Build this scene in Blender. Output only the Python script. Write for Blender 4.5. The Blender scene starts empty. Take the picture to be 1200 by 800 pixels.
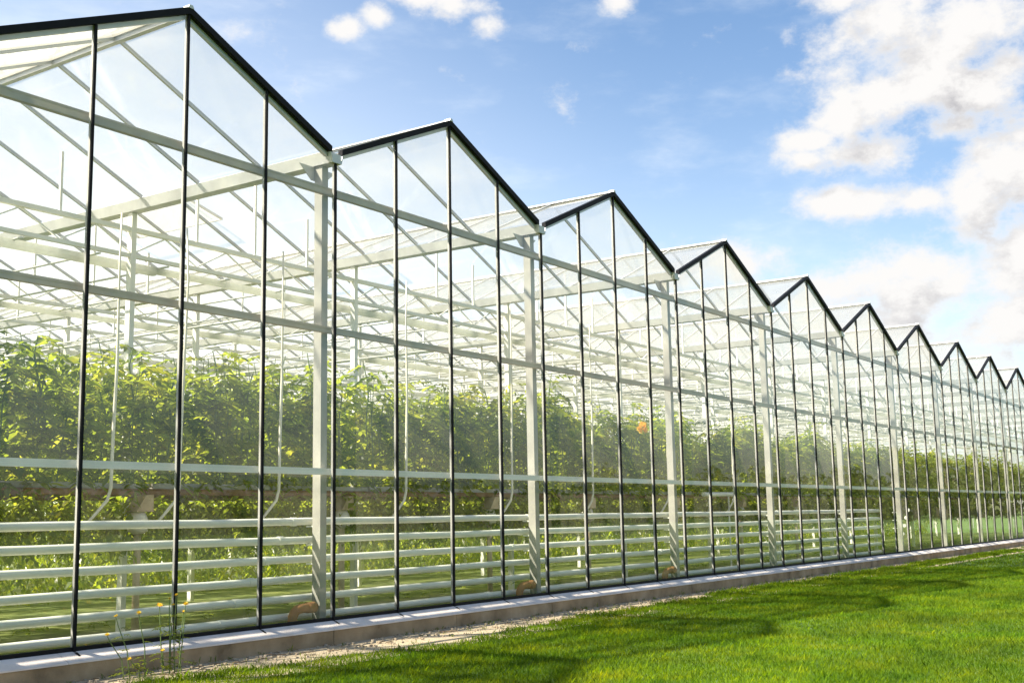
import bpy, math, random
import numpy as np
from mathutils import Vector, Matrix
random.seed(7); rng = np.random.default_rng(7)
R = math.radians
sc = bpy.context.scene
COL = sc.collection

# ------------------------------------------------------------------ sizes (metres)
S = 1.3                 # width of one facade pane
Z0 = 0.22               # foot of the glass
ZG = -0.06              # ground outside
ZV = Z0 + 4.846 * S - .04     # valley of the roof
ZP = Z0 + 5.748 * S - .055     # ridge
ZR = (Z0 + 1.470 * S, Z0 + 2.935 * S, Z0 + 4.412 * S)   # three rails on the facade
K0, K1 = -9, 59         # first and last mullion, valleys at -9, -5, -1, 3 ...
XA, XB = K0 * S, K1 * S
DEP = 50.0              # depth of the glasshouse
VALS = list(range(K0, K1 + 1, 4))
def roof_z(x):
    t = ((x / S - K0) % 4.0) / 2.0
    t = t if t <= 1 else 2 - t
    return ZV + (ZP - ZV) * t

# ------------------------------------------------------------------ materials
def newmat(name):
    m = bpy.data.materials.new(name); m.use_nodes = True
    nt = m.node_tree; nt.nodes.clear()
    return m, nt, nt.nodes, nt.links
def noise(nt, scale, detail=4, vec=None, rough=.55):
    n = nt.nodes.new('ShaderNodeTexNoise'); n.inputs['Scale'].default_value = scale
    n.inputs['Detail'].default_value = detail; n.inputs['Roughness'].default_value = rough
    if vec is not None: nt.links.new(vec, n.inputs['Vector'])
    return n.outputs['Fac']
def ramp(nt, fac, stops):
    r = nt.nodes.new('ShaderNodeValToRGB'); nt.links.new(fac, r.inputs['Fac'])
    e = r.color_ramp.elements
    e[0].position, e[0].color = stops[0][0], (*stops[0][1], 1)
    e[1].position, e[1].color = stops[-1][0], (*stops[-1][1], 1)
    for p, c in stops[1:-1]:
        q = e.new(p); q.color = (*c, 1)
    return r.outputs['Color']
def objco(nt): return nt.nodes.new('ShaderNodeTexCoord').outputs['Object']
def geopos(nt): return nt.nodes.new('ShaderNodeNewGeometry').outputs['Position']
def principled(name, stops, scale=3, rough=.5, metal=0, bump=0, bscale=40, spec=.5, detail=5):
    m, nt, N, L = newmat(name)
    p = geopos(nt)
    b = N.new('ShaderNodeBsdfPrincipled'); o = N.new('ShaderNodeOutputMaterial')
    L.new(ramp(nt, noise(nt, scale, detail, p), stops), b.inputs['Base Color'])
    b.inputs['Roughness'].default_value = rough; b.inputs['Metallic'].default_value = metal
    b.inputs['Specular IOR Level'].default_value = spec
    if bump:
        bp = N.new('ShaderNodeBump'); bp.inputs['Strength'].default_value = bump; bp.inputs['Distance'].default_value = .01
        L.new(noise(nt, bscale, 4, p), bp.inputs['Height']); L.new(bp.outputs['Normal'], b.inputs['Normal'])
    L.new(b.outputs[0], o.inputs[0])
    return m
def glass(name, tint, dust_veil, f0=.08, rough=.0, vary=False):  # dusty film, thickened and warmed to stand for the hazy glow inside
    m, nt, N, L = newmat(name)
    p = geopos(nt)
    lw = N.new('ShaderNodeLayerWeight'); lw.inputs['Blend'].default_value = .5
    pw = N.new('ShaderNodeMath'); pw.operation = 'POWER'; pw.inputs[1].default_value = 4.8
    L.new(lw.outputs['Facing'], pw.inputs[0])
    ma = N.new('ShaderNodeMath'); ma.operation = 'MULTIPLY_ADD'; ma.inputs[1].default_value = .92 - f0; ma.inputs[2].default_value = f0
    L.new(pw.outputs[0], ma.inputs[0])
    tr = N.new('ShaderNodeBsdfTransparent'); tr.inputs[0].default_value = (*tint, 1)
    gl = N.new('ShaderNodeBsdfGlossy'); gl.inputs['Roughness'].default_value = rough; gl.inputs[0].default_value = (.95, .97, .96, 1)
    di = N.new('ShaderNodeBsdfDiffuse'); di.inputs[0].default_value = (.78, .76, .70, 1)
    tl = N.new('ShaderNodeBsdfTranslucent'); tl.inputs[0].default_value = (.97, .90, .75, 1)
    dm = N.new('ShaderNodeMixShader'); dm.inputs[0].default_value = .6
    L.new(di.outputs[0], dm.inputs[1]); L.new(tl.outputs[0], dm.inputs[2])
    d = N.new('ShaderNodeMapRange'); d.inputs['From Min'].default_value = .35; d.inputs['From Max'].default_value = .75
    d.inputs['To Min'].default_value = dust_veil * .75; d.inputs['To Max'].default_value = dust_veil * 1.3
    L.new(noise(nt, 1.3, 6, p, .7), d.inputs['Value'])
    veil_out = d.outputs[0]
    if vary:                                         # some panes are cleaner than others
        oi = N.new('ShaderNodeObjectInfo'); vr = N.new('ShaderNodeMapRange'); vr.inputs['To Min'].default_value = .35; vr.inputs['To Max'].default_value = 1.75
        L.new(oi.outputs['Random'], vr.inputs['Value']); vm = N.new('ShaderNodeMath'); vm.operation = 'MULTIPLY'
        L.new(vr.outputs[0], vm.inputs[0]); L.new(veil_out, vm.inputs[1]); veil_out = vm.outputs[0]
    # the film of dust covers more of the view the flatter one looks along the pane: 1 - exp(-dust / cos)
    cs = N.new('ShaderNodeMath'); cs.operation = 'SUBTRACT'; cs.inputs[0].default_value = 1.05; L.new(lw.outputs['Facing'], cs.inputs[1])
    dv = N.new('ShaderNodeMath'); dv.operation = 'DIVIDE'; L.new(veil_out, dv.inputs[0]); L.new(cs.outputs[0], dv.inputs[1])
    ex = N.new('ShaderNodeMath'); ex.operation = 'POWER'; ex.inputs[0].default_value = 1/math.e; L.new(dv.outputs[0], ex.inputs[1])
    al = N.new('ShaderNodeMath'); al.operation = 'SUBTRACT'; al.inputs[0].default_value = 1; L.new(ex.outputs[0], al.inputs[1])
    m1 = N.new('ShaderNodeMixShader'); L.new(al.outputs[0], m1.inputs[0]); L.new(tr.outputs[0], m1.inputs[1]); L.new(dm.outputs[0], m1.inputs[2])
    m2 = N.new('ShaderNodeMixShader'); L.new(ma.outputs[0], m2.inputs[0]); L.new(m1.outputs[0], m2.inputs[1]); L.new(gl.outputs[0], m2.inputs[2])
    o = N.new('ShaderNodeOutputMaterial'); L.new(m2.outputs[0], o.inputs[0])
    return m
def leaf(name, stops, trans, tf=.45, scale=2.5, rough=.45, patch=None):
    m, nt, N, L = newmat(name)
    p = geopos(nt)
    oi = N.new('ShaderNodeObjectInfo')
    c = ramp(nt, noise(nt, scale, 5, p, .7), stops)
    hs = N.new('ShaderNodeHueSaturation')
    mr = N.new('ShaderNodeMapRange'); mr.inputs['To Min'].default_value = .75; mr.inputs['To Max'].default_value = 1.3
    L.new(oi.outputs['Random'] if not patch else noise(nt, patch, 3, p), mr.inputs['Value']); L.new(mr.outputs[0], hs.inputs['Value']); L.new(c, hs.inputs['Color'])
    if patch:                                        # worn and lush patches a few steps across
        mr.inputs['From Min'].default_value = .3; mr.inputs['From Max'].default_value = .7
        m3 = N.new('ShaderNodeMapRange'); m3.inputs['From Min'].default_value = .3; m3.inputs['From Max'].default_value = .7; m3.inputs['To Min'].default_value = .492; m3.inputs['To Max'].default_value = .518
        L.new(noise(nt, patch*2.3, 3, p), m3.inputs['Value']); L.new(m3.outputs[0], hs.inputs['Hue'])
    b = N.new('ShaderNodeBsdfPrincipled'); b.inputs['Roughness'].default_value = rough; L.new(hs.outputs[0], b.inputs['Base Color'])
    b.inputs['Specular IOR Level'].default_value = .35
    t = N.new('ShaderNodeBsdfTranslucent')
    mx = N.new('ShaderNodeMix'); mx.data_type = 'RGBA'; mx.blend_type = 'MULTIPLY'; mx.inputs[0].default_value = 1
    L.new(hs.outputs[0], mx.inputs[6]); mx.inputs[7].default_value = (*trans, 1); L.new(mx.outputs[2], t.inputs[0])
    s = N.new('ShaderNodeMixShader'); s.inputs[0].default_value = tf
    L.new(b.outputs[0], s.inputs[1]); L.new(t.outputs[0], s.inputs[2])
    o = N.new('ShaderNodeOutputMaterial'); L.new(s.outputs[0], o.inputs[0])
    return m

M = {}
M['facade_glass'] = glass('facade glass', (.98, .987, .967), .026, f0=.068, vary=True)
M['roof_glass'] = glass('roof glass', (.98, .98, .97), .16, rough=.08)
M['dark'] = principled('dark painted metal', [(.3, (.006, .006, .008)), (.7, (.012, .012, .014))], 6, .55, spec=.12)
M['alu'] = principled('mill aluminium', [(.3, (.50, .50, .49)), (.7, (.66, .66, .64))], 2.5, .45, .35)
M['web'] = principled('mullion web', [(.3, (.36, .35, .33)), (.7, (.50, .49, .46))], 2.5, .5, .1)
M['white'] = principled('white painted steel', [(.3, (.80, .78, .72)), (.7, (.88, .86, .80))], 2, .5)
M['rail'] = principled('weathered aluminium rail', [(.3, (.42, .34, .25)), (.7, (.58, .48, .36))], 3, .6, .0)
M['column'] = principled('galvanised column', [(.3, (.26, .255, .225)), (.7, (.42, .41, .36))], 1.6, .55, .1)
M['pipe'] = principled('painted heating pipe', [(.3, (.70, .72, .62)), (.7, (.84, .84, .74))], 1.7, .42)
M['concrete'] = principled('plinth concrete', [(.25, (.17, .115, .06)), (.45, (.34, .24, .135)), (.6, (.43, .31, .185)), (.78, (.54, .41, .26))], 2.6, .9, bump=.6, bscale=60, detail=9)
M['sill'] = principled('sill', [(.3, (.66, .57, .51)), (.6, (.82, .73, .67)), (.8, (.88, .80, .74))], 3.5, .6, bump=.15)
M['gravel'] = principled('pale gravel', [(.25, (.28, .21, .13)), (.5, (.48, .39, .26)), (.75, (.60, .50, .36))], 26, .95, bump=1, bscale=90, detail=9)
M['pebble'] = principled('pebble', [(.3, (.32, .25, .17)), (.7, (.58, .48, .35))], 12, .9)
M['twig'] = principled('dry twig', [(.3, (.14, .09, .05)), (.7, (.26, .18, .10))], 12, .9)
M['soil'] = principled('lawn soil', [(.3, (.028, .062, .003)), (.5, (.05, .10, .005)), (.72, (.085, .13, .008))], .5, .95, bump=.4, bscale=25, detail=9)
M['floor'] = principled('mossy floor', [(.3, (.06, .085, .015)), (.5, (.11, .14, .025)), (.75, (.19, .20, .05))], .8, .9, bump=.4, bscale=20, detail=9)
M['grass'] = leaf('grass blade', [(.30, (.045, .10, .002)), (.5, (.09, .16, .003)), (.70, (.165, .215, .006))], (2.5, 2.0, .4), .55, 1.3, rough=.75, patch=.42)
M['tomato_leaf'] = leaf('tomato leaf', [(.28, (.07, .12, .018)), (.5, (.15, .205, .03)), (.72, (.29, .285, .058))], (2.5, 2.2, .85), .62, 2.2)
M['weed_leaf'] = leaf('weed leaf', [(.3, (.08, .13, .022)), (.7, (.17, .21, .04))], (2.3, 2.0, .9), .5, 4)
M['tree_leaf'] = leaf('tree leaf', [(.3, (.08, .11, .025)), (.7, (.16, .19, .045))], (1.8, 1.6, .8), .4, .8)
M['stem'] = principled('green stem', [(.3, (.10, .16, .04)), (.7, (.18, .24, .07))], 8, .6)
M['bark'] = principled('bark', [(.3, (.08, .06, .045)), (.7, (.16, .13, .10))], 6, .9, bump=.6, bscale=20)
M['rust'] = principled('rusty gutter underside', [(.3, (.16, .075, .045)), (.55, (.24, .12, .07)), (.8, (.30, .19, .13))], 3, .75)
M['slab'] = principled('growing bag film', [(.3, (.30, .28, .25)), (.7, (.46, .44, .40))], 3, .5)
M['tan'] = principled('tan bracket', [(.3, (.42, .30, .18)), (.7, (.60, .46, .30))], 6, .7)
M['cream'] = principled('cream plastic', [(.3, (.72, .66, .52)), (.7, (.82, .77, .64))], 6, .5)
M['orange'] = principled('orange clay pipe', [(.3, (.30, .135, .05)), (.7, (.46, .22, .08))], 7, .7)
M['yellow'] = leaf('yellow petal', [(.3, (.70, .52, .04)), (.7, (.85, .66, .08))], (1.1, 1.0, .8), .4, 10)
M['amber'] = leaf('amber petal', [(.3, (.74, .47, .04)), (.7, (.85, .60, .09))], (1.1, 1.0, .8), .4, 10)
M['screen'] = leaf('folded white screen', [(.3, (.74, .74, .70)), (.7, (.86, .86, .82))], (1, 1, .97), .5, 9)

# ------------------------------------------------------------------ mesh building
class MB:
    def __init__(s): s.v = []; s.f = []; s.m = []
    def poly(s, vs, fs, mi=0):
        b = len(s.v); s.v += [tuple(p) for p in vs]
        for f in fs: s.f.append(tuple(b + i for i in f)); s.m.append(mi)
    def box(s, a, b, mi=0):
        (x0, y0, z0), (x1, y1, z1) = a, b
        s.poly([(x0,y0,z0),(x1,y0,z0),(x1,y1,z0),(x0,y1,z0),(x0,y0,z1),(x1,y0,z1),(x1,y1,z1),(x0,y1,z1)],
               [(0,3,2,1),(4,5,6,7),(0,1,5,4),(1,2,6,5),(2,3,7,6),(3,0,4,7)], mi)
    def bar(s, p, q, w, h, up=(0,0,1), mi=0):
        p, q = Vector(p), Vector(q); d = (q - p).normalized(); u = Vector(up)
        r = d.cross(u).normalized(); u = r.cross(d)
        c = [r*(-w/2)+u*(-h/2), r*(w/2)+u*(-h/2), r*(w/2)+u*(h/2), r*(-w/2)+u*(h/2)]
        s.poly([p+i for i in c]+[q+i for i in c], [(0,1,2,3)[::-1],(4,5,6,7),(0,1,5,4),(1,2,6,5),(2,3,7,6),(3,0,4,7)], mi)
    def prism_y(s, prof, y0, y1, mi=0):              # outline in x, z run along y
        n = len(prof)
        s.poly([(x, y0, z) for x, z in prof] + [(x, y1, z) for x, z in prof],
               [tuple(range(n)), tuple(range(n, 2*n))[::-1]] + [(i, n+i, n+(i+1) % n, (i+1) % n) for i in range(n)], mi)
    def prism_x(s, prof, x0, x1, mi=0):              # outline in y, z run along x
        n = len(prof)
        s.poly([(x0, y, z) for y, z in prof] + [(x1, y, z) for y, z in prof],
               [tuple(range(n))[::-1], tuple(range(n, 2*n))] + [(i, (i+1) % n, n+(i+1) % n, n+i) for i in range(n)], mi)
    def tube(s, path, r, n=10, mi=0, cap=True):
        path = [Vector(p) for p in path]; rs = r if isinstance(r, (list, tuple)) else [r]*len(path)
        rings = []; prev = None
        for i, p in enumerate(path):
            d = (path[min(i+1, len(path)-1)] - path[max(i-1, 0)]).normalized()
            if prev is None:
                a = d.cross(Vector((0,0,1)));  a = a if a.length > .1 else d.cross(Vector((1,0,0)))
            else: a = prev - d*prev.dot(d)
            a.normalize(); prev = a; b = d.cross(a)
            rings.append([p + (a*math.cos(2*math.pi*j/n) + b*math.sin(2*math.pi*j/n))*rs[i] for j in range(n)])
        b0 = len(s.v)
        for g in rings: s.v += [tuple(p) for p in g]
        for i in range(len(rings)-1):
            for j in range(n):
                s.f.append((b0+i*n+j, b0+i*n+(j+1)%n, b0+(i+1)*n+(j+1)%n, b0+(i+1)*n+j)); s.m.append(mi)
        if cap:
            s.f.append(tuple(b0+j for j in range(n))[::-1]); s.m.append(mi)
            s.f.append(tuple(b0+(len(rings)-1)*n+j for j in range(n))); s.m.append(mi)
    def build(s, name, mats, parent=None, smooth=False):
        me = bpy.data.meshes.new(name); me.from_pydata(s.v, [], s.f); me.update()
        for m in (mats if isinstance(mats, (list, tuple)) else [mats]): me.materials.append(m)
        if any(s.m): me.polygons.foreach_set('material_index', s.m)
        if smooth: me.polygons.foreach_set('use_smooth', [True]*len(me.polygons))
        o = bpy.data.objects.new(name, me); COL.objects.link(o)
        if parent: o.parent = parent
        return o
def np_mesh(name, V, F, mat, parent=None):           # V (n,3), F (m,k)
    me = bpy.data.meshes.new(name); V = np.asarray(V, np.float32); F = np.asarray(F, np.int32)
    me.vertices.add(len(V)); me.vertices.foreach_set('co', V.ravel())
    k = F.shape[1]; me.loops.add(F.size); me.loops.foreach_set('vertex_index', F.ravel())
    me.polygons.add(len(F)); me.polygons.foreach_set('loop_start', np.arange(0, F.size, k, dtype=np.int32))
    me.update(calc_edges=True); me.validate(); me.materials.append(mat)
    o = bpy.data.objects.new(name, me); COL.objects.link(o)
    if parent: o.parent = parent
    return o
def tag(o, label=None, cat=None, group=None, kind=None):
    if label: o['label'] = label
    if cat: o['category'] = cat
    if group: o['group'] = group
    if kind: o['kind'] = kind
    return o
def empty(name, loc=(0,0,0), rz=0):
    o = bpy.data.objects.new(name, None); COL.objects.link(o); o.location = loc; o.rotation_euler = (0,0,rz); o.empty_display_size = .2
    return o
def copy_tree(o, parent=None):
    c = o.copy(); COL.objects.link(c)
    if parent: c.parent = parent
    for ch in list(o.children): copy_tree(ch, c)
    return c

# ================================================================== GREENHOUSE
GH = tag(empty('greenhouse', (0, 0, 0)), 'long multi-span glass greenhouse with a row of sharp gables and black frames', 'greenhouse')

# concrete foundation and sloping sill
b = MB(); x = XA - .2
while x < XB + .2:                                   # cast lengths with open joints
    x2 = min(x + 2.6, XB + .2); dy = random.uniform(-.004, .004)
    b.prism_x([(-.20+dy, ZG-.25), (.12, ZG-.25), (.12, Z0-.03), (-.02, Z0-.03), (-.19+dy, .125), (-.20+dy, .112)], x + .005, x2 - .005); x = x2
pl = b.build('plinth', M['concrete'], GH)
b = MB()
x = XA - .2
while x < XB + .2:                                   # sill lengths with open joints
    x2 = min(x + 3.9, XB + .2)
    b.prism_x([(-.215, .128), (-.215, .112), (-.206, .112), (-.206, .131), (-.015, .204), (-.015, .212)], x + .003, x2 - .003); x = x2
b.build('sill', M['sill'], pl)
b = MB(); b.box((XA, -.014, Z0-.03), (XB, .05, Z0+.035)); b.build('base_profile', M['dark'], GH)

# mullions: black cap outside, light web inside
for k in range(K0, K1 + 1):
    x = k * S; top = roof_z(x) - .03; w = .0165
    b = MB(); b.box((x-w, -.026, Z0-.015), (x+w, -.004, top))
    b.prism_x([(-.05, Z0-.015), (-.004, Z0-.015), (-.004, Z0-.05), (-.12, Z0-.075), (-.125, Z0-.055)], x-w*.9, x+w*.9)   # foot on the sill
    mu = b.build('mullion', M['dark'], GH)
    b = MB(); b.box((x-.012, .004, Z0+.03), (x+.012, .036, top - .02)); b.build('web', M['web'], mu)

# rails behind the glass
for i, z in enumerate(ZR):
    b = MB(); h = (.032, .033, .042)[i]
    b.prism_x([(.078, z-h), (.15, z-h), (.15, z+h), (.078, z+h)], XA, XB)
    b.prism_x([(.078, z+h+.001), (.12, z+h+.001), (.12, z+h+.02), (.078, z+h+.02)], XA, XB)
    b.build('horizontal_rail', M['rail' if i else 'white'], GH)

# facade panes, each with the tiny tilt real glazing has
rest = MB()
for k in range(K0, K1):
    xa, xb = k*S + .012, (k+1)*S - .012
    bands = [(Z0+.03, ZR[0]-.004, Z0+.03, ZR[0]-.004), (ZR[0]+.004, ZR[1]-.004)*2, (ZR[1]+.004, ZR[2]-.004)*2,
             (ZR[2]+.004, roof_z(xa)-.02, ZR[2]+.004, roof_z(xb)-.02)]
    for (l0, l1, r0, r1) in bands:
        tx, tz = random.gauss(0, .0032), random.gauss(0, .0032); cx, cz = (xa+xb)/2, (l0+l1)/2
        y = lambda px, pz: (px-cx)*tx + (pz-cz)*tz
        vs = [(xa, y(xa,l0), l0), (xb, y(xb,r0), r0), (xb, y(xb,r1), r1), (xa, y(xa,l1), l1)]
        if -1 <= k < 24:
            b = MB(); b.poly(vs, [(0,1,2,3)]); b.build('glass_pane', M['facade_glass'], GH)
        else: rest.poly(vs, [(0,1,2,3)])
tag(rest.build('glass_pane', M['facade_glass'], GH), kind='stuff')

# roof: gutters, ridges, slopes with glazing bars, gable rafters
for kv in VALS:
    x = kv * S
    b = MB(); b.prism_y([(x-.13, ZV+.03), (x-.09, ZV-.13), (x+.09, ZV-.13), (x+.13, ZV+.03), (x+.115, ZV+.03), (x+.08, ZV-.115), (x-.08, ZV-.115), (x-.115, ZV+.03)], -.045, DEP)
    b.box((x-.085, -.041, ZV-.12), (x+.085, -.033, ZV+.0))
    b.build('gutter', M['alu'], GH)
sl = math.atan2(ZP-ZV, 2*S)
for kv in VALS[:-1]:
    xv, xp, xw = kv*S, (kv+2)*S, (kv+4)*S
    b = MB(); b.box((xp-.04, .06, ZP-.07), (xp+.04, DEP, ZP+.035))
    b.prism_y([(xp-.09, ZP-.0), (xp+.09, ZP-.0), (xp, ZP+.06)], .06, DEP)
    rb = b.build('ridge_beam', M['alu'], GH)
    b = MB(); b.prism_y([(xp-.045, ZP+.022), (xp+.045, ZP+.022), (xp+.025, ZP+.062), (xp-.025, ZP+.062)], -.058, .058); b.build('end_cap', M['alu'], rb)
    for sgn in (-1, 1):
        xe = xp + sgn*(2*S - .1); ze = roof_z(xe)
        n = Vector((sgn*math.sin(sl), 0, math.cos(sl)))
        def pt(t, off): return (xp + (xe-xp)*t + n.x*off, ZP + (ze-ZP)*t + n.z*off)
        # black rafter along the gable edge
        def rz(t, dv): xx = xp + (xe-xp)*t; return (xx, ZP + (ze-ZP)*t + dv)
        b = MB(); b.prism_y([rz(0, .045), rz(1, .045), rz(1, -.045), rz(0, -.045)], -.048, .03)
        ra = b.build('gable_rafter', M['dark'], GH)
        b = MB(); b.prism_y([rz(.012, -.047), rz(.99, -.047), rz(.99, -.10), rz(.012, -.10)], .022, .08); b.build('inner_profile', M['alu'], ra)
        b = MB(); a0, a1 = rz(.01, .012), rz(.999, .012)
        y0 = .058
        nseg = int((DEP - y0)/1.3)
        for j in range(nseg):
            ya, yb = y0 + j*1.3 + .004, y0 + (j+1)*1.3 - .004
            t1, t2 = random.gauss(0, .004), random.gauss(0, .004)
            b.poly([(a0[0], ya, a0[1]+t1), (a1[0], ya, a1[1]+t2), (a1[0], yb, a1[1]-t2), (a0[0], yb, a0[1]-t1)], [(0,1,2,3)])
        rs = b.build('roof_slope', M['roof_glass'], GH)
        b = MB()
        for j in range(1, nseg + 1):
            yy = y0 + j*1.3
            p, q = rz(.01, .004), rz(.999, .004)
            b.bar((p[0], yy, p[1]), (q[0], yy, q[1]), .034, .055)
        b.build('glazing_bars', M['alu'], rs)
# roof vents on the right-hand slopes, a little open
for kv in VALS[3:-1]:
    xp = (kv+2)*S
    for yy in (1.36+2.6*2, 1.36+2.6*5):
        b = MB(); w = 2.5; L_ = 1.25; a = sl - R(9)
        p0 = (xp+.05, ZP+.075); p1 = (xp+.05+L_*math.cos(a), ZP+.075-L_*math.sin(a))
        b.bar((p0[0], yy, p0[1]), (p1[0], yy, p1[1]), .04, .04); b.bar((p0[0], yy+w, p0[1]), (p1[0], yy+w, p1[1]), .04, .04)
        b.bar((p1[0], yy, p1[1]), (p1[0], yy+w, p1[1]), .04, .04); b.bar((p0[0], yy, p0[1]), (p0[0], yy+w, p0[1]), .04, .04)
        v = b.build('roof_vent', M['alu'], GH)
        b = MB(); b.poly([(p0[0], yy+.02, p0[1]), (p1[0], yy+.02, p1[1]), (p1[0], yy+w-.02, p1[1]), (p0[0], yy+w-.02, p0[1])], [(0,1,2,3)]); b.build('vent_pane', M['roof_glass'], v)

# columns: a row just inside the facade, then rows across the house
ROWS = [.25] + [4.3 + 4.5*i for i in range(11)]
many = MB()
for ri, y in enumerate(ROWS):
    for kv in VALS:
        x = kv * S; b = many if ri > 4 else MB()
        q = .06 if ri == 0 else .045; b.box((x-q, y-q-.01, -.3), (x+q, y+q+.01, ZV-.135))
        if ri <= 4:
            if ri == 0: b.box((x-.11, y-.11, -.3), (x+.11, y+.11, .03))
            c = b.build('column', M['column'] if ri == 0 else M['white'], GH)
            if ri == 0 and -5 <= kv <= 31:
                g = MB(); g.prism_y([(x-.35, ZV-.135), (x+.35, ZV-.135), (x+.12, ZV-.33), (x-.12, ZV-.33)], y+.073, y+.085)
                g.build('gusset_plate', M['alu'], c)
tag(many.build('column', M['white'], GH), kind='stuff')

# lattice girders with a folded white screen beside each
for ri, y in enumerate(ROWS[1:]):
    b = MB(); zt, zb = 6.08, 5.66
    b.box((XA, y-.04, zt-.035), (XB, y+.04, zt+.035)); b.box((XA, y-.035, zb-.03), (XB, y+.035, zb+.03))
    for kv in VALS[:-1]:
        for j in range(8):
            xa = kv*S + j*.65; z1, z2 = (zb+.03, zt-.035) if j % 2 == 0 else (zt-.035, zb+.03)
            b.bar((xa, y, z1), (xa+.65, y, z2), .022, .022, (0,1,0))
        xv = kv*S
        b.bar((xv+1.3, y, zt+.035), (xv+1.3, y, roof_z(xv+1.3)-.03), .04, .04, (0,1,0)); b.bar((xv+2.6, y, zt+.035), (xv+2.6, y, ZP-.07), .04, .04, (0,1,0)); b.bar((xv+3.9, y, zt+.035), (xv+3.9, y, roof_z(xv+3.9)-.03), .04, .04, (0,1,0))
    g = b.build('lattice_girder', M['white'], GH)
    b = MB(); n = 60
    for i in range(n):
        xa = XA + (XB-XA)*i/n; xb = XA + (XB-XA)*(i+1)/n; dz = random.uniform(-.03, .03)
        b.prism_x([(y+.12, 5.52+dz), (y+.16, 5.47+dz), (y+.26, 5.48+dz), (y+.29, 5.55), (y+.22, 5.61), (y+.13, 5.59)], xa, xb)
    b.build('folded_screen', M['screen'], g)
# lengthwise overhead tubes and thin screen wires
for kv in VALS[:-1]:
    for dx, z, r in ((.65, 5.58, .018), (1.95, 5.58, .018), (3.25, 5.58, .018), (4.55, 5.58, .018), (2.6, 5.0, .02)):
        x = kv*S + dx; b = MB(); b.tube([(x, 4.2, z), (x, DEP-.3, z)], r, 6)
        b.build('overhead_tube', M['white'], GH, True)
# far wall and end walls
b = MB()
for k in range(K0, K1+1, 2):
    b.box((k*S-.03, DEP+.02, Z0), (k*S+.03, DEP+.1, roof_z(k*S)-.03))
for z in ZR: b.box((XA, DEP+.1, z-.04), (XB, DEP+.16, z+.04))
bf = b.build('back_wall_frame', M['alu'], GH)
b = MB()
for k in range(K0, K1):
    xa, xb = k*S, (k+1)*S
    b.poly([(xa, DEP+.01, Z0), (xb, DEP+.01, Z0), (xb, DEP+.01, roof_z(xb)), (xa, DEP+.01, roof_z(xa))], [(0,1,2,3)])
b.build('back_wall_glass', M['facade_glass'], bf)
for x in (XA-.02, XB+.02):
    b = MB(); yy = 1.3
    while yy < DEP: b.box((x-.03, yy-.024, Z0), (x+.03, yy+.024, ZV)); yy += 2.6
    for z in ZR: b.box((x-.035, .1, z-.04), (x+.035, DEP, z+.04))
    ef = b.build('end_wall_frame', M['alu'], GH)
    b = MB(); b.poly([(x, .06, Z0), (x, DEP, Z0), (x, DEP, ZV), (x, .06, ZV)], [(0,1,2,3)]); b.build('end_wall_glass', M['facade_glass'], ef)

# ================================================================== INSIDE, NEAR THE GLASS
PZ = (1.49, 1.25, 1.00, .745, .50, .265)
PN = ('topmost of the six white heating pipes behind the glass', 'second white heating pipe from the top behind the glass',
      'third white heating pipe from the top behind the glass', 'fourth white heating pipe from the top, below the middle',
      'fifth white heating pipe, second lowest behind the glass', 'lowest of the six white heating pipes, just above the sill')
for z, lb in zip(PZ, PN):
    b = MB(); n = 50; xs = [XA+.4 + (28.5-XA-.4)*i/n for i in range(n+1)]
    b.tube([(x, .47, z + .004*math.sin(x*1.7+z*9)) for x in xs], .050, 14)
    o = tag(b.build('heating_pipe', M['pipe'], None, True), lb, 'pipe', 'heating pipes along the glass wall')
    b = MB()
    for i in range(8): xx = -9.1 + i*5.6 + z; b.tube([(xx, .47, z), (xx+.09, .47, z)], .057, 14)
    if z > .9:
        for kv in VALS:
            if kv*S < 30: b.box((kv*S-.02, .33, z-.075), (kv*S+.02, .47, z-.053))
    b.build('coupling', M['pipe'], o)
ORD = ('first', 'second', 'third', 'fourth', 'fifth')
for i, kv in enumerate((3, 7, 11)):
    x = kv*S; b = MB()
    pts = [(x-.50, .24, -.25), (x-.50, .24, .24)] + [(x-.50+.14*(1-math.cos(a)), .24, .24+.14*math.sin(a)) for a in (R(22), R(45), R(67), R(90))] + [(x-.10, .24, .385)]
    b.tube(pts, .062, 14)
    o = tag(b.build('drain_elbow', M['orange'], None, True), 'orange elbow pipe at the foot of the %s column from the left' % ORD[i], 'pipe', 'orange drain elbows')
    b = MB(); b.tube([(x-.24, .24, .385), (x-.10, .24, .385)], .072, 14); b.build('socket', M['orange'], o, True)
HX = (1.78, 2.86, 4.70, 7.62, 10.75, 13.75, 17.2, 20.9)
for i, x in enumerate(HX):
    b = MB(); w = random.uniform(-.04, .04)
    pts = [(x+.02, 1.8, 5.52), (x+.03+w, 1.8, 4.8), (x+.02, 1.8, 3.6), (x-.01, 1.8, 2.6), (x-.02, 1.8, 1.95), (x-.06, 1.81, 1.80), (x-.22, 1.86, 1.60), (x-.30, 1.9, 1.50)]
    b.tube(pts, [.012, .014, .020, .022, .022, .022, .020, .018], 8)
    tag(b.build('watering_hose', M['cream'], None, True),
        ('leftmost white hose hanging before the tomato plants', 'second white hose from the left, close beside a black mullion', 'third white hose from the left, just left of the first column',
         'fourth white hose from the left, bent at its foot', 'fifth white hose from the left, before the plants', 'sixth white hose from the left, before the plants',
         'seventh white hose from the left, before the plants', 'rightmost white hose hanging before the plants')[i], 'hose', 'white hoses hanging before the crop')
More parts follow.
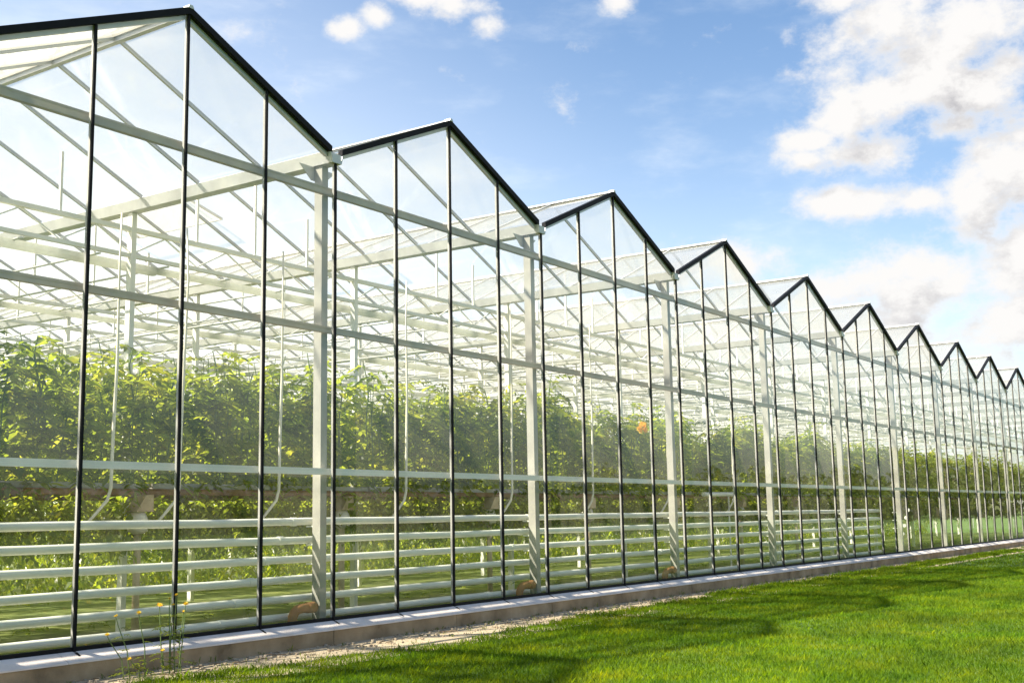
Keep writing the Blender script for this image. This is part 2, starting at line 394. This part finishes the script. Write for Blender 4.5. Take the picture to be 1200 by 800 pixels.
# growing gutters and what carries them
for r_i, (y, xa, xb) in enumerate(((2.6, XA+1, 62.6), (4.2, XA+1, 64.0), (5.8, XA+1, 65.5))):
    b = MB(); b.prism_x([(y-.15, 1.97), (y-.11, 1.89), (y+.11, 1.89), (y+.15, 1.97)], xa, xb)
    o = tag(b.build('growing_gutter', M['rust']), ('rusty brown growing gutter under the front row of tomato plants', 'rusty growing gutter under the second plant row',
              'rusty growing gutter under the third plant row')[r_i], 'gutter', 'growing gutters')
    b = MB(); x = xa + .1
    while x < xb - 1.2:
        h = random.uniform(.065, .085); b.prism_x([(y-.12, 1.972), (y+.12, 1.972), (y+.105, 1.972+h), (y-.105, 1.972+h)], x, x+1.08); x += 1.13
    b.build('growing_bag', M['slab'], o)
def bracket():
    t = empty('gutter_support')
    b = MB(); b.prism_y([(-.16, 1.66), (.12, 1.66), (.12, 1.885), (.0, 1.885)], -.12, .12); b.build('bracket', M['tan'], t)
    b = MB(); b.tube([(-.04, 0, 1.36), (-.04, 0, 1.40), (-.04, 0, 1.46), (-.04, 0, 1.57), (-.04, 0, 1.655)], [.05, .13, .15, .13, .09], 14); b.build('cap', M['cream'], t, True)
    b = MB(); b.tube([(-.04, 0, -.1), (-.04, 0, 1.37)], .05, 10); b.build('post', M['tan'], t, True)
    return t
BX = (2.75, 6.79, 10.94, 14.63, 18.73, 22.8, 26.9)
t0 = bracket()
for i, x in enumerate(BX):
    t = t0 if i == 0 else copy_tree(t0)
    t.location = (x, 2.46, 0)
    tag(t, ('tan bracket on a post under the rusty gutter, leftmost in view', 'second tan bracket from the left, right of the first column', 'third tan bracket from the left under the rusty gutter',
            'fourth tan bracket from the left under the rusty gutter', 'fifth tan bracket from the left under the rusty gutter', 'sixth tan bracket from the left, far along the gutter',
            'rightmost tan bracket, farthest along the rusty gutter')[i], 'support', 'supports of the growing gutter')
b = MB(); b.tube([(19.6, 2.05, 1.975), (21.4, 2.05, 1.985)], .055, 12)
for x in (19.9, 21.1): b.bar((x, 2.05, -.06), (x, 2.05, 1.93), .03, .03, (0,1,0))
tag(b.build('white_tube', M['white'], None, False), 'short white tube lying level with the rusty gutter beyond the fourth column', 'tube')

# tomato plants: compound leaves on a string-trained stem
def leaflets(V, F, base, d, L, droop, rg, wide=.42):
    """one pinnate leaf: a drooping rib with pairs of leaflets"""
    side = np.cross(d, (0,0,1)); side /= np.linalg.norm(side) + 1e-9
    for i in range(5):
        s = (i+1)/5.0
        c = base + d*L*s + np.array((0,0,-droop*L*s*s))
        for sg in ((-1, 1) if i < 4 else (0,)):
            ll = L*(.40 - .12*abs(s-.5))*rg.uniform(.8, 1.2)
            dr = d*(.55 if sg else 1.0) + side*sg*.85 + np.array((0,0,-.25-.5*droop*s)) + rg.normal(0, .12, 3); dr /= np.linalg.norm(dr)
            up = np.array((0,0,1.)) + rg.normal(0, .35, 3); w = np.cross(dr, up); w /= np.linalg.norm(w)+1e-9; w *= ll*wide
            mid = c + dr*ll*.45 + np.cross(w, dr)*.18
            n = len(V); V += [c, mid + w*.55, c + dr*ll + np.array((0,0,-.15*ll)), mid - w*.55]; F.append((n, n+1, n+2, n+3))
def tomato_mesh(seed):
    rg = np.random.default_rng(seed); V, F = [], []
    st = MB(); pts = []; H = 1.95 + rg.uniform(-.25, .3)
    for i in range(9): pts.append((.06*math.sin(i*1.3+seed), .06*math.cos(i*.9+seed), -.0+H*i/8))
    st.tube(pts, [.013]*8+[.006], 5)
    for j in range(2):                               # side shoots layered along the gutter
        x0 = rg.uniform(-.35, .35); st.tube([(x0, rg.uniform(-.1,.1), 0), (x0+rg.uniform(-.1,.1), 0, H*.5), (x0+rg.uniform(-.15,.15), 0, H*rg.uniform(.78, .98))], [.012, .010, .005], 5)
    for i in range(62):
        z = rg.uniform(-.05, 1) ; z = H*(z if z < .8 else rg.uniform(.72, .98))
        a = rg.uniform(0, 2*math.pi); x = rg.uniform(-.36, .36) if z < H*.8 else rg.uniform(-.25, .25)
        base = np.array((x, rg.normal(0, .07), z)); d = np.array((math.cos(a), math.sin(a)*.9, rg.uniform(-.1, .55))); d /= np.linalg.norm(d)
        leaflets(V, F, base, d, rg.uniform(.32, .58)*(1.0 if z < H*.9 else .8), rg.uniform(.35, 1.0), rg)
    for i in range(11):                              # old leaves hanging below the gutter
        a = rg.uniform(0, 2*math.pi); base = np.array((rg.uniform(-.36,.36), rg.choice((-1,1))*rg.uniform(.14,.2), rg.uniform(-.4, -.2)))
        d = np.array((math.cos(a)*.5, math.sin(a)*.4, -.7)); d /= np.linalg.norm(d)
        leaflets(V, F, base, d, rg.uniform(.28, .46), .5, rg)
    return np.array(V), np.array(F), st
protos = []
for s_ in range(7):
    t = empty('tomato_plant'); V, F, st = tomato_mesh(100+s_)
    np_mesh('foliage', V, F, M['tomato_leaf'], t); st.build('stem', M['stem'], t)
    protos.append([t, False, V, F])
ROWLAB = ('bushy green tomato plant in the front row behind the glass', 'tomato plant in the second row, seen over the front row', 'tomato plant in the third row, deep behind the front row')
for r_i, (y, xa, xb) in enumerate(((2.6, -1.6, 62.0), (4.2, -.2, 63.5), (5.8, .8, 65.0))):
    x = xa
    while x < xb:
        pr = random.choice(protos)
        t = pr[0] if not pr[1] else copy_tree(pr[0]); pr[1] = True
        t.location = (x, y + random.uniform(-.05, .05), 2.04); t.rotation_euler = (0, 0, random.choice((0, math.pi)) + random.uniform(-.15, .15))
        sz = (random.uniform(.82, 1.08) + .10*math.sin(x*1.15+r_i*2)) * (1.0 if x < 16 else .95); t.scale = (random.uniform(.95, 1.15), 1, sz)
        tag(t, ROWLAB[r_i], 'tomato plant', ('tomato plants of the front row', 'tomato plants of the second row', 'tomato plants of the third row')[r_i])
        x += random.uniform(.64, .80)
# the crop further back reads as one mass
Vs, Fs, nb = [], [], 0
for y in [7.6 + 1.9*i for i in range(8)]:
    x = 1.0 + (y-7)*.5
    while x < 74:
        V, F = random.choice(protos)[2:]; sel = rng.random(len(F)) < .5
        sz = random.uniform(.9, 1.12); dp = y > 11; W = V*np.array((random.choice((-1, 1)), 1, sz*(1.9 if dp else 1))) + np.array((x, y, .15 if dp else 2.04))
        Vs.append(W); Fs.append(F[sel] + nb); nb += len(W); x += .85
tag(np_mesh('tomato_crop', np.concatenate(Vs), np.concatenate(Fs), M['tomato_leaf']), 'mass of green tomato crop filling the back of the greenhouse', 'crop', None, 'stuff')
# lower growth hanging and standing under the gutters
Vs, Fs = [], []
rg = np.random.default_rng(5)
for i in range(3600):
    x = rg.uniform(-3, 60); low = rg.random() < .22; y = rg.uniform(.9, 6.0) if low else rg.choice((2.6, 4.2, 5.8)) + rg.normal(0, .22)
    z = rg.uniform(-.08, .10) if low else rg.uniform(1.1, 1.66)
    a = rg.uniform(0, 2*math.pi); d = np.array((math.cos(a), math.sin(a), rg.uniform(-.2, .8))); d /= np.linalg.norm(d)
    leaflets(Vs, Fs, np.array((x, y, z)), d, rg.uniform(.10, .2) if low else rg.uniform(.2, .4), .5, rg)
tag(np_mesh('undergrowth', Vs, Fs, M['weed_leaf']), 'low green growth under the gutters and behind the heating pipes', 'plants', None, 'stuff')
# amber bloom on top of the crop
t = tag(empty('orange_flower', (16.25, 1.92, 3.46)), 'single amber flower head at the top of the tomato row', 'flower')
V, F = [], []
for i in range(46):
    d = rg.normal(0, 1, 3); d /= np.linalg.norm(d); c = d*rg.uniform(.02, .09)*np.array((1, 1, 1.25)); w = np.cross(d, rg.normal(0, 1, 3)); w /= np.linalg.norm(w); u = np.cross(w, d)
    n = len(V); l = rg.uniform(.07, .11); V += [c, c+d*l*.5+w*.06, c+d*l*.8+u*.03, c+d*l*.5-w*.06]; F.append((n, n+1, n+2, n+3))
np_mesh('petals', V, F, M['amber'], t)
b = MB(); b.tube([(.02,.62,-1.4), (.05,.35,-.6), (0,0,0)], .012, 6); b.build('stem', M['stem'], t)

# ================================================================== GROUND
def sheet(name, x0, x1, y0, y1, z, nx, ny, mat, amp=0, f=.3):
    xs = np.linspace(x0, x1, nx+1); ys = np.linspace(y0, y1, ny+1); X, Y = np.meshgrid(xs, ys)
    Z = z + amp*(np.sin(X*f+.7*np.sin(Y*f*1.3)) + np.sin(Y*f*1.7+1.1))*.5
    V = np.stack([X.ravel(), Y.ravel(), Z.ravel()], 1); i = np.arange(nx*ny); r = i//nx*(nx+1) + i % nx
    return np_mesh(name, V, np.stack([r, r+1, r+nx+2, r+nx+1], 1), mat)
tag(sheet('ground', -900, 1600, -1200, 1500, -.30, 20, 20, M['soil']), 'flat green ground reaching the horizon', 'ground', None, 'structure')
tag(sheet('lawn', -60, 700, -160, -1.2, ZG-.012, 60, 40, M['soil']), 'mown bright green lawn beside the greenhouse', 'lawn', None, 'structure')
tag(sheet('gravel_strip', XA-3, XB+3, -1.75, -.19, ZG-.004, 200, 4, M['gravel'], .008, 3.0), 'pale gravel strip along the foot of the greenhouse', 'gravel', None, 'structure')
tag(sheet('greenhouse_floor', XA, XB, .10, DEP, -.10, 20, 20, M['floor']), 'mossy green floor inside the greenhouse', 'floor', None, 'structure')

# lawn grass: single tapered blades, denser near the camera
CAM = np.array((-7.8, -10.84, 1.5))
def edge(x): return np.interp(x, [-5, 0, 3.7, 7, 11, 17, 40], [-1.0, -1.05, -1.42, -1.25, -.95, -.70, -.6]) + .13*np.sin(x*.9+.4) + .09*np.sin(x*2.3) + .06*np.sin(x*5.1+1) + .04*np.sin(x*11.3)
def blades(n, xr, yr, dens_ref, seed, hmul=1.0, keep=None):
    rg = np.random.default_rng(seed)
    x = rg.uniform(*xr, n); y = rg.uniform(*yr, n)
    ok = y < edge(x) + rg.normal(0, .07, n)
    d = np.hypot(x-CAM[0], y-CAM[1]); az = np.degrees(np.arctan2(x-CAM[0], y-CAM[1]))
    ok &= (az > 28) & (az < 108) & (d > 6.5)
    if dens_ref: ok &= rg.random(n) < np.clip((dens_ref/d)**1.6, 0, 1)
    x, y, d = x[ok], y[ok], d[ok]; n = len(x)
    patch = .5 + .5*np.sin(x*1.1+np.sin(y*1.7)*1.4)*np.sin(y*1.3+np.sin(x*.6)*2)
    h = (rg.gamma(6, .0055, n) + .012)*hmul*(.75+.5*patch); w = (.0024 + .00022*np.maximum(d-8, 0))*rg.uniform(.7, 1.4, n)
    a = rg.uniform(0, 2*np.pi, n); l = rg.uniform(.15, .9, n)*h; b = rg.uniform(0, 2*np.pi, n)
    ux, uy = np.cos(a)*w, np.sin(a)*w; lx, ly = np.cos(b)*l, np.sin(b)*l
    z = np.full(n, ZG-.015)
    P = lambda fx, fy, fz: np.stack([x+fx, y+fy, z+fz], 1)
    V = np.stack([P(-ux, -uy, 0), P(ux, uy, 0), P(ux*.7+lx*.4, uy*.7+ly*.4, h*.6), P(lx, ly, h), P(-ux*.7+lx*.4, -uy*.7+ly*.4, h*.6)], 1).reshape(-1, 3)
    i = np.arange(n)*5
    return V, np.stack([i, i+1, i+2, i+3, i+4], 1)
parts = [blades(1000000, (-2, 26), (-9.5, -.5), 9.5, 1), blades(620000, (10, 90), (-22, -.5), 22, 2, 1.1), blades(26000, (-1, 40), (-1.5, -.55), 0, 3, 1.5)]
Vs, Fs, nb = [], [], 0
for V, F in parts: Vs.append(V); Fs.append(F+nb); nb += len(V)
tag(np_mesh('grass', np.concatenate(Vs), np.concatenate(Fs), M['grass']), 'short bright green grass blades of the lawn', 'grass', None, 'stuff')
# loose stones and dry bits on the gravel
b = MB(); 
for i in range(1500):
    x = random.uniform(-2, 30); y = random.uniform(-1.0, -.22); r = random.uniform(.006, .02)
    q = [Vector((random.gauss(0,1), random.gauss(0,1), random.gauss(0,1))).normalized() for _ in range(1)][0]
    o8 = [Vector((sx*r*random.uniform(.7,1.2), sy*r*random.uniform(.7,1.2), sz*r*.6)) for sx in (-1,1) for sy in (-1,1) for sz in (-1,1)]
    rot = Matrix.Rotation(random.uniform(0,6.3), 3, 'Z'); o8 = [rot @ p + Vector((x, y, ZG+r*.4)) for p in o8]
    b.poly(o8, [(0,1,3,2),(4,6,7,5),(0,4,5,1),(2,3,7,6),(0,2,6,4),(1,5,7,3)])
tag(b.build('pebbles', M['pebble']), 'scattered pale pebbles on the gravel strip', 'pebbles', None, 'stuff')
b = MB()
for i in range(70):
    x = random.uniform(-1, 14); y = random.uniform(-.85, -.3); a = random.uniform(-.6, .6); l = random.uniform(.05, .2)
    b.tube([(x, y, ZG+.012), (x+l*.5*math.cos(a), y+l*.5*math.sin(a)+.01, ZG+.02), (x+l*math.cos(a), y+l*math.sin(a), ZG+.012)], .005, 4)
tag(b.build('twigs', M['twig']), 'dry brown twigs and stalks littering the gravel strip', 'litter', None, 'stuff')

V, F = [], []
for i in range(150):
    x = rg.uniform(-1, 24); y = rg.choice((rg.uniform(-1.2, -.3), rg.uniform(-.32, -.22))); q = rg.uniform(.5, 1.5)
    for k in range(rg.integers(4, 11)):
        a = rg.uniform(0, 6.3); d = np.array((math.cos(a), math.sin(a), rg.uniform(.4, 2.2))); d /= np.linalg.norm(d); l = rg.uniform(.04, .11)*q
        p = np.array((x, y, ZG-.005)) + rg.normal(0, .025, 3)*np.array((1, 1, 0)); wv = np.cross(d, (0, 0, 1.)); wv /= np.linalg.norm(wv) + 1e-9
        n = len(V); V += [p, p+d*l*.5+wv*.006, p+d*l-np.array((0,0,l*.25)), p+d*l*.5-wv*.006]; F.append((n, n+1, n+2, n+3))
tag(np_mesh('weeds', V, F, M['weed_leaf']), 'small green weeds sprouting in the gravel strip', 'weeds', None, 'stuff')
# yellow wildflower at the foot of the wall
t = tag(empty('wildflower', (.74, -.62, ZG)), 'spindly yellow wildflower growing in front of the leftmost panes', 'flower')
heads = [((.06, 0, .80), .020), ((-.14, .02, .70), .034), ((-.42, 0, .645), .030), ((-.68, .03, .635), .024), ((.19, 0, .69), .034), ((.18, .02, .62), .018), ((-.80, .0, .46), .026), ((-.12, -.02, .245), .026), ((-.52, 0, .20), .022), ((-.02, .01, .77), .016), ((.02, 0, .70), .02)]
b = MB()
for (h, r) in heads:
    x0 = h[0]*.72; b.tube([(x0, random.uniform(-.03,.03), 0), (h[0]*.78+random.uniform(-.02,.02), h[1]*.5, h[2]*.45), (h[0]*.95, h[1], h[2]*.85), h], [.007, .006, .005, .004], 5)
b.build('stem', M['stem'], t)
V, F = [], []
for i in range(75):
    h = heads[i % len(heads)][0]; s_ = rg.uniform(.05, .75); a = rg.uniform(0, 6.3); d = np.array((math.cos(a), math.sin(a), .4)); d /= np.linalg.norm(d)
    leaflets(V, F, np.array((h[0]*(.72+.22*s_), 0, h[2]*s_)), d, rg.uniform(.05, .14), .5, rg, .34)
np_mesh('foliage', V, F, M['weed_leaf'], t)
for j, (h, r) in enumerate(heads):
    V, F = [], []; r *= 1.05
    for i in range(14):
        a = i*2.4; el = rg.uniform(-.1, 1.2); d = np.array((math.cos(a)*math.cos(el), math.sin(a)*math.cos(el), math.sin(el))); w = np.cross(d, (0,0,1.)); w /= np.linalg.norm(w)+1e-9
        c = np.array(h); n = len(V); V += [c, c+d*r*.7+w*r*.35, c+d*r*1.3, c+d*r*.7-w*r*.45]; F.append((n, n+1, n+2, n+3))
    np_mesh('blossom', V, F, M['amber' if j == 1 else 'yellow'], t)

# trees across the lawn, mirrored in the far panes
def tree_proto(seed, H, Wd):
    rg = np.random.default_rng(seed); t = empty('broadleaf_tree'); b = MB()
    b.tube([(0,0,-.4), (.1,0,H*.2), (0,.1,H*.45), (.1,0,H*.8)], [.34, .26, .19, .05], 8)
    V, F = [], []
    for i in range(34):
        a = rg.uniform(0, 6.3); z = H*rg.uniform(.28, .95); q = 1 - abs(z/H-.5)*1.3; r = Wd*q*rg.uniform(.3, 1)
        c = np.array((math.cos(a)*r, math.sin(a)*r, z)); b.tube([(0,0,z*.72), tuple(c*np.array((.6,.6,1))-np.array((0,0,H*.05))), tuple(c)], [.08, .05, .02], 5)
        cr = rg.uniform(.07, .13)*H
        for k in range(130):
            d = rg.normal(0, 1, 3); d /= np.linalg.norm(d); p = c + d*cr*rg.random()**.4*np.array((1,1,.75)); s_ = rg.uniform(.1, .22)
            u = rg.normal(0,1,3); u /= np.linalg.norm(u); w = np.cross(u, rg.normal(0,1,3)); w /= np.linalg.norm(w)
            n = len(V); V += [p-u*s_, p+w*s_*.6, p+u*s_, p-w*s_*.6]; F.append((n, n+1, n+2, n+3))
    np_mesh('crown', V, F, M['tree_leaf'], t); b.build('trunk', M['bark'], t, True)
    return t
tp = [tree_proto(11, 10, 3.6), tree_proto(12, 11, 3.0)]
TL = ('round green tree across the lawn, reflected as the leftmost of the trees', 'slender green tree across the lawn, reflected second from the left', 'taller tree across the lawn, third among the reflected trees',
      'fourth green tree across the lawn, seen mirrored in far panes', 'wide tree far across the lawn, fifth of the mirrored trees', 'rightmost tree mirrored in the far panes')
for i, (x, y, s_) in enumerate(((171, -40, .9), (181, -42, 1.0), (193, -41, 1.05), (226, -43, 1.2), (240, -44, 1.3), (258, -45, 1.4))):
    t = tp[i] if i < 2 else copy_tree(tp[i % 2])
    t.location = (x, y, ZG); t.rotation_euler = (0, 0, i*1.7); t.scale = (s_*1.1, s_*1.1, s_)
    tag(t, TL[i], 'tree', 'trees across the lawn')

V, F = [], []  # unseen tree belt, added to dim the bright horizon the panes reflect
rg = np.random.default_rng(21)
for i in range(260):
    a = R(rg.uniform(91, 158)); q = 235 + rg.uniform(-14, 14); cx, cy_ = CAM[0] + q*math.sin(a), CAM[1] + q*math.cos(a); H = rg.uniform(4.0, 11.5); Wd = rg.uniform(3, 6)
    for k in range(120):
        d = rg.normal(0, 1, 3); d /= np.linalg.norm(d); r_ = rg.random()**.4
        p = np.array((cx, cy_, H*.48)) + d*r_*np.array((Wd, Wd, H*.5)); s_ = rg.uniform(.5, 1.0)
        u = rg.normal(0,1,3); u /= np.linalg.norm(u); ww = np.cross(u, rg.normal(0,1,3)); ww /= np.linalg.norm(ww)
        n = len(V); V += [p-u*s_, p+ww*s_*.6, p+u*s_, p-ww*s_*.6]; F.append((n, n+1, n+2, n+3))
tag(np_mesh('added_wood', V, F, M['tree_leaf']), 'far belt of green trees, added unseen to darken the horizon mirrored in the glass', 'added_wood', None, 'stuff')

# ================================================================== SKY
SUN_AZ, SUN_EL = R(-50), R(46)          # azimuth from +Y towards +X
sd = Vector((math.sin(SUN_AZ)*math.cos(SUN_EL), math.cos(SUN_AZ)*math.cos(SUN_EL), math.sin(SUN_EL)))
w = bpy.data.worlds.new('World'); sc.world = w; w.use_nodes = True
nt = w.node_tree; N, L = nt.nodes, nt.links; N.clear()
sky = N.new('ShaderNodeTexSky'); sky.sky_type = 'NISHITA'; sky.sun_disc = False
sky.sun_elevation = SUN_EL; sky.sun_rotation = SUN_AZ; sky.air_density = 1.0; sky.dust_density = .6; sky.ozone_density = 1.6
# clouds: soft puffs in given directions of the sky (azimuth, elevation, radius in degrees), broken up by noise
PUFFS = [(74.9, 21.9, 3.05, 2.28), (77.7, 20.9, 3.19, 2.44), (72.4, 23.5, 1.72, 1.34), (79.8, 19.5, 2.05, 1.3), (76.3, 19.3, 2.29, 0.95), (72.1, 18.4, 1.96, 1.37), (74.1, 18.9, 2.32, 1.47), (76.0, 18.9, 1.72, 0.96), (70.8, 17.2, 1.38, 0.71), (72.6, 16.4, 2.94, 0.94), (70.4, 16.3, 1.39, 0.55), (79.1, 14.7, 2.84, 2.46), (80.7, 16.8, 2.23, 1.68), (78.1, 13.3, 2.1, 1.72), (79.9, 11.6, 2.64, 1.89), (77.2, 17.1, 1.33, 0.76), (71.5, 14.3, 1.78, 0.87), (73.4, 14.0, 1.57, 0.71), (75.5, 14.0, 1.55, 0.7), (53.5, 24.3, 1.9, 1.11), (51.6, 24.8, 1.58, 0.79), (54.6, 23.4, 1.04, 0.72), (47.7, 23.2, 1.03, 0.59), (49.2, 23.8, 0.87, 0.55), (61.7, 24.2, 1.03, 0.55), (76.3, 9.9, 6.58, 2.13), (71.4, 10.2, 3.58, 1.59), (67.1, 11.7, 3.24, 1.38), (79.0, 8.5, 3.42, 1.9), (75.2, 20.7, 3.63, 2.29), (80.0, 14.5, 3.01, 3.38), (78.5, 18.8, 2.63, 1.51), (72.9, 21.8, 1.92, 1.73), (104, 9, 7, 3), (112, 14, 8, 4), (121, 8, 9, 3), (128, 20, 8, 5), (140, 12, 10, 5), (150, 24, 9, 6), (108, 26, 9, 5), (118, 33, 10, 6), (136, 38, 11, 7), (160, 14, 10, 5), (98, 18, 6, 3), (168, 34, 10, 7)]  # the last puffs, out of view, are added for the panes to reflect
def group_density():
    g = bpy.data.node_groups.new('cloud density', 'ShaderNodeTree')
    g.interface.new_socket('Vector', in_out='INPUT', socket_type='NodeSocketVector'); g.interface.new_socket('Density', in_out='OUTPUT', socket_type='NodeSocketFloat')
    N, L = g.nodes, g.links; gi = N.new('NodeGroupInput'); go = N.new('NodeGroupOutput')
    def math_(op, a, b_=None, c=None):
        n = N.new('ShaderNodeMath'); n.operation = op
        for i, v in enumerate((a, b_, c)):
            if v is None: continue
            if isinstance(v, (int, float)): n.inputs[i].default_value = v
            else: L.new(v, n.inputs[i])
        return n.outputs[0]
    nz = N.new('ShaderNodeTexNoise'); nz.inputs['Scale'].default_value = 17; nz.inputs['Detail'].default_value = 11; nz.inputs['Roughness'].default_value = .64
    mp = N.new('ShaderNodeMapping'); mp.inputs['Scale'].default_value = (1, 1, 1.5); L.new(gi.outputs[0], mp.inputs[0]); L.new(mp.outputs[0], nz.inputs['Vector'])
    cur = None
    for az, el, r, ry in PUFFS:
        a, e = R(az), R(el); c = (math.sin(a)*math.cos(e), math.cos(a)*math.cos(e), math.sin(e))
        sb = N.new('ShaderNodeVectorMath'); sb.operation = 'SUBTRACT'; L.new(gi.outputs[0], sb.inputs[0]); sb.inputs[1].default_value = c
        ml = N.new('ShaderNodeVectorMath'); ml.operation = 'MULTIPLY'; L.new(sb.outputs[0], ml.inputs[0]); ml.inputs[1].default_value = (1/R(r), 1/R(r), 1/R(ry))
        ln = N.new('ShaderNodeVectorMath'); ln.operation = 'LENGTH'; L.new(ml.outputs[0], ln.inputs[0])
        d = math_('SUBTRACT', 1, ln.outputs['Value'])
        cur = d if cur is None else math_('SMOOTH_MAX', cur, d, .25)
    n1 = math_('MULTIPLY_ADD', nz.outputs['Fac'], 3.4, -1.70)
    L.new(math_('ADD', math_('MAXIMUM', cur, -.6), n1), go.inputs[0])
    return g
dg = group_density()
tc = N.new('ShaderNodeTexCoord').outputs['Generated']
def wm(op, a, b_=None, c=None, clamp=False):
    n = N.new('ShaderNodeMath'); n.operation = op; n.use_clamp = clamp
    for i, v in enumerate((a, b_, c)):
        if v is None: continue
        if isinstance(v, (int, float)): n.inputs[i].default_value = v
        else: L.new(v, n.inputs[i])
    return n.outputs[0]
def smooth(v, lo, hi, a=0., b_=1.):
    n = N.new('ShaderNodeMapRange'); n.interpolation_type = 'SMOOTHSTEP'; L.new(v, n.inputs['Value'])
    for k_, q in zip(('From Min', 'From Max', 'To Min', 'To Max'), (lo, hi, a, b_)): n.inputs[k_].default_value = q
    return n.outputs[0]
def mixc(f, a, b_):
    n = N.new('ShaderNodeMix'); n.data_type = 'RGBA'
    for s_, v in ((0, f), (6, a), (7, b_)):
        if isinstance(v, (int, float)): n.inputs[s_].default_value = v
        elif isinstance(v, tuple): n.inputs[s_].default_value = (*v, 1)
        else: L.new(v, n.inputs[s_])
    return n.outputs[2]
g1 = N.new('ShaderNodeGroup'); g1.node_tree = dg; L.new(tc, g1.inputs[0])
off = N.new('ShaderNodeVectorMath'); off.operation = 'ADD'; L.new(tc, off.inputs[0]); off.inputs[1].default_value = tuple(Vector((-.014, .008, .024)))
g2 = N.new('ShaderNodeGroup'); g2.node_tree = dg; L.new(off.outputs[0], g2.inputs[0])
den, den2 = g1.outputs[0], g2.outputs[0]
sep = N.new('ShaderNodeSeparateXYZ'); L.new(tc, sep.inputs[0]); zz = sep.outputs['Z']
mask = smooth(den, -.30, .72)
lit = smooth(wm('SUBTRACT', den, den2), -.7, .5)           # side of a puff towards the light
body = smooth(den, .10, 1.05)
cl = mixc(wm('MULTIPLY', body, wm('SUBTRACT', 1, lit)), (2.95, 2.9, 2.85), (1.45, 1.43, 1.52))
# thin high streaks
mp = N.new('ShaderNodeMapping'); mp.inputs['Scale'].default_value = (1.6, 3.5, 9); mp.inputs['Rotation'].default_value = (0, .35, .4); L.new(tc, mp.inputs[0])
sn = N.new('ShaderNodeTexNoise'); sn.inputs['Scale'].default_value = 2.2; sn.inputs['Detail'].default_value = 8; sn.inputs['Roughness'].default_value = .6; L.new(mp.outputs[0], sn.inputs['Vector'])
wisp = wm('MULTIPLY', smooth(sn.outputs['Fac'], .45, .78), .40)
sk = N.new('ShaderNodeMix'); sk.data_type = 'RGBA'; sk.blend_type = 'MULTIPLY'; sk.inputs[0].default_value = 1; L.new(sky.outputs[0], sk.inputs[6]); sk.inputs[7].default_value = (.45, .545, .60, 1)
c1 = mixc(wisp, sk.outputs[2], (2.9, 3.1, 3.3))
hz = wm('POWER', wm('SUBTRACT', 1, wm('MAXIMUM', zz, 0), None, True), 7.0)
# the haze near the horizon is brightest on the sun's side
fs = smooth(sep.outputs['Y'], -.25, .7)
c1 = mixc(wm('MULTIPLY', hz, .93), c1, mixc(fs, (1.25, 1.2, 1.0), (7.2, 7.0, 6.6)))
# wide pale glow of the air under the sun
gl_ = wm('MULTIPLY', wm('POWER', wm('SUBTRACT', 1, wm('MAXIMUM', zz, 0), None, True), 3.0), smooth(sep.outputs['Y'], .40, .95, 0, .85))
c1 = mixc(gl_, c1, (6.6, 6.4, 6.0))
c2 = mixc(mask, c1, cl)
bg = N.new('ShaderNodeBackground'); bg.inputs['Strength'].default_value = .10; L.new(c2, bg.inputs[0])
ow = N.new('ShaderNodeOutputWorld'); L.new(bg.outputs[0], ow.inputs[0])
w.cycles.sampling_method = 'MANUAL'; w.cycles.sample_map_resolution = 512

ld = bpy.data.lights.new('sun', 'SUN'); ld.energy = 5.0; ld.angle = R(1.4); ld.color = (1, .925, .79)
lo = bpy.data.objects.new('sun', ld); COL.objects.link(lo); lo.rotation_euler = sd.to_track_quat('Z', 'Y').to_euler(); lo.location = (0, 0, 30)

# ================================================================== CAMERA
yaw, pit, rol = R(55.8265), R(8.4149), R(-1.0392)
fwd = Vector((math.sin(yaw)*math.cos(pit), math.cos(yaw)*math.cos(pit), math.sin(pit))); rt = Vector((math.cos(yaw), -math.sin(yaw), 0)); up = rt.cross(fwd)
r2 = rt*math.cos(rol) + up*math.sin(rol); u2 = -rt*math.sin(rol) + up*math.cos(rol)
cd = bpy.data.cameras.new('camera'); cd.sensor_width = 36; cd.lens = 1387.7/1200*36; cd.clip_end = 4000; cd.clip_start = .1
co = bpy.data.objects.new('camera', cd); COL.objects.link(co)
mw = Matrix.Identity(4)
for i in range(3): mw[i][0], mw[i][1], mw[i][2], mw[i][3] = r2[i], u2[i], -fwd[i], (-7.804, -10.842, 1.502)[i]
co.matrix_world = mw; sc.camera = co

sc.view_settings.view_transform = 'Standard'; sc.view_settings.look = 'None'; sc.view_settings.gamma = 1; sc.view_settings.use_curve_mapping = False
sc.view_settings.exposure = 1.75
cy = sc.cycles
cy.max_bounces = 10; cy.diffuse_bounces = 4; cy.glossy_bounces = 5; cy.transmission_bounces = 4; cy.transparent_max_bounces = 48
cy.caustics_reflective = False; cy.caustics_refractive = False; cy.sample_clamp_indirect = 5; cy.blur_glossy = .5
cy.use_denoising = True
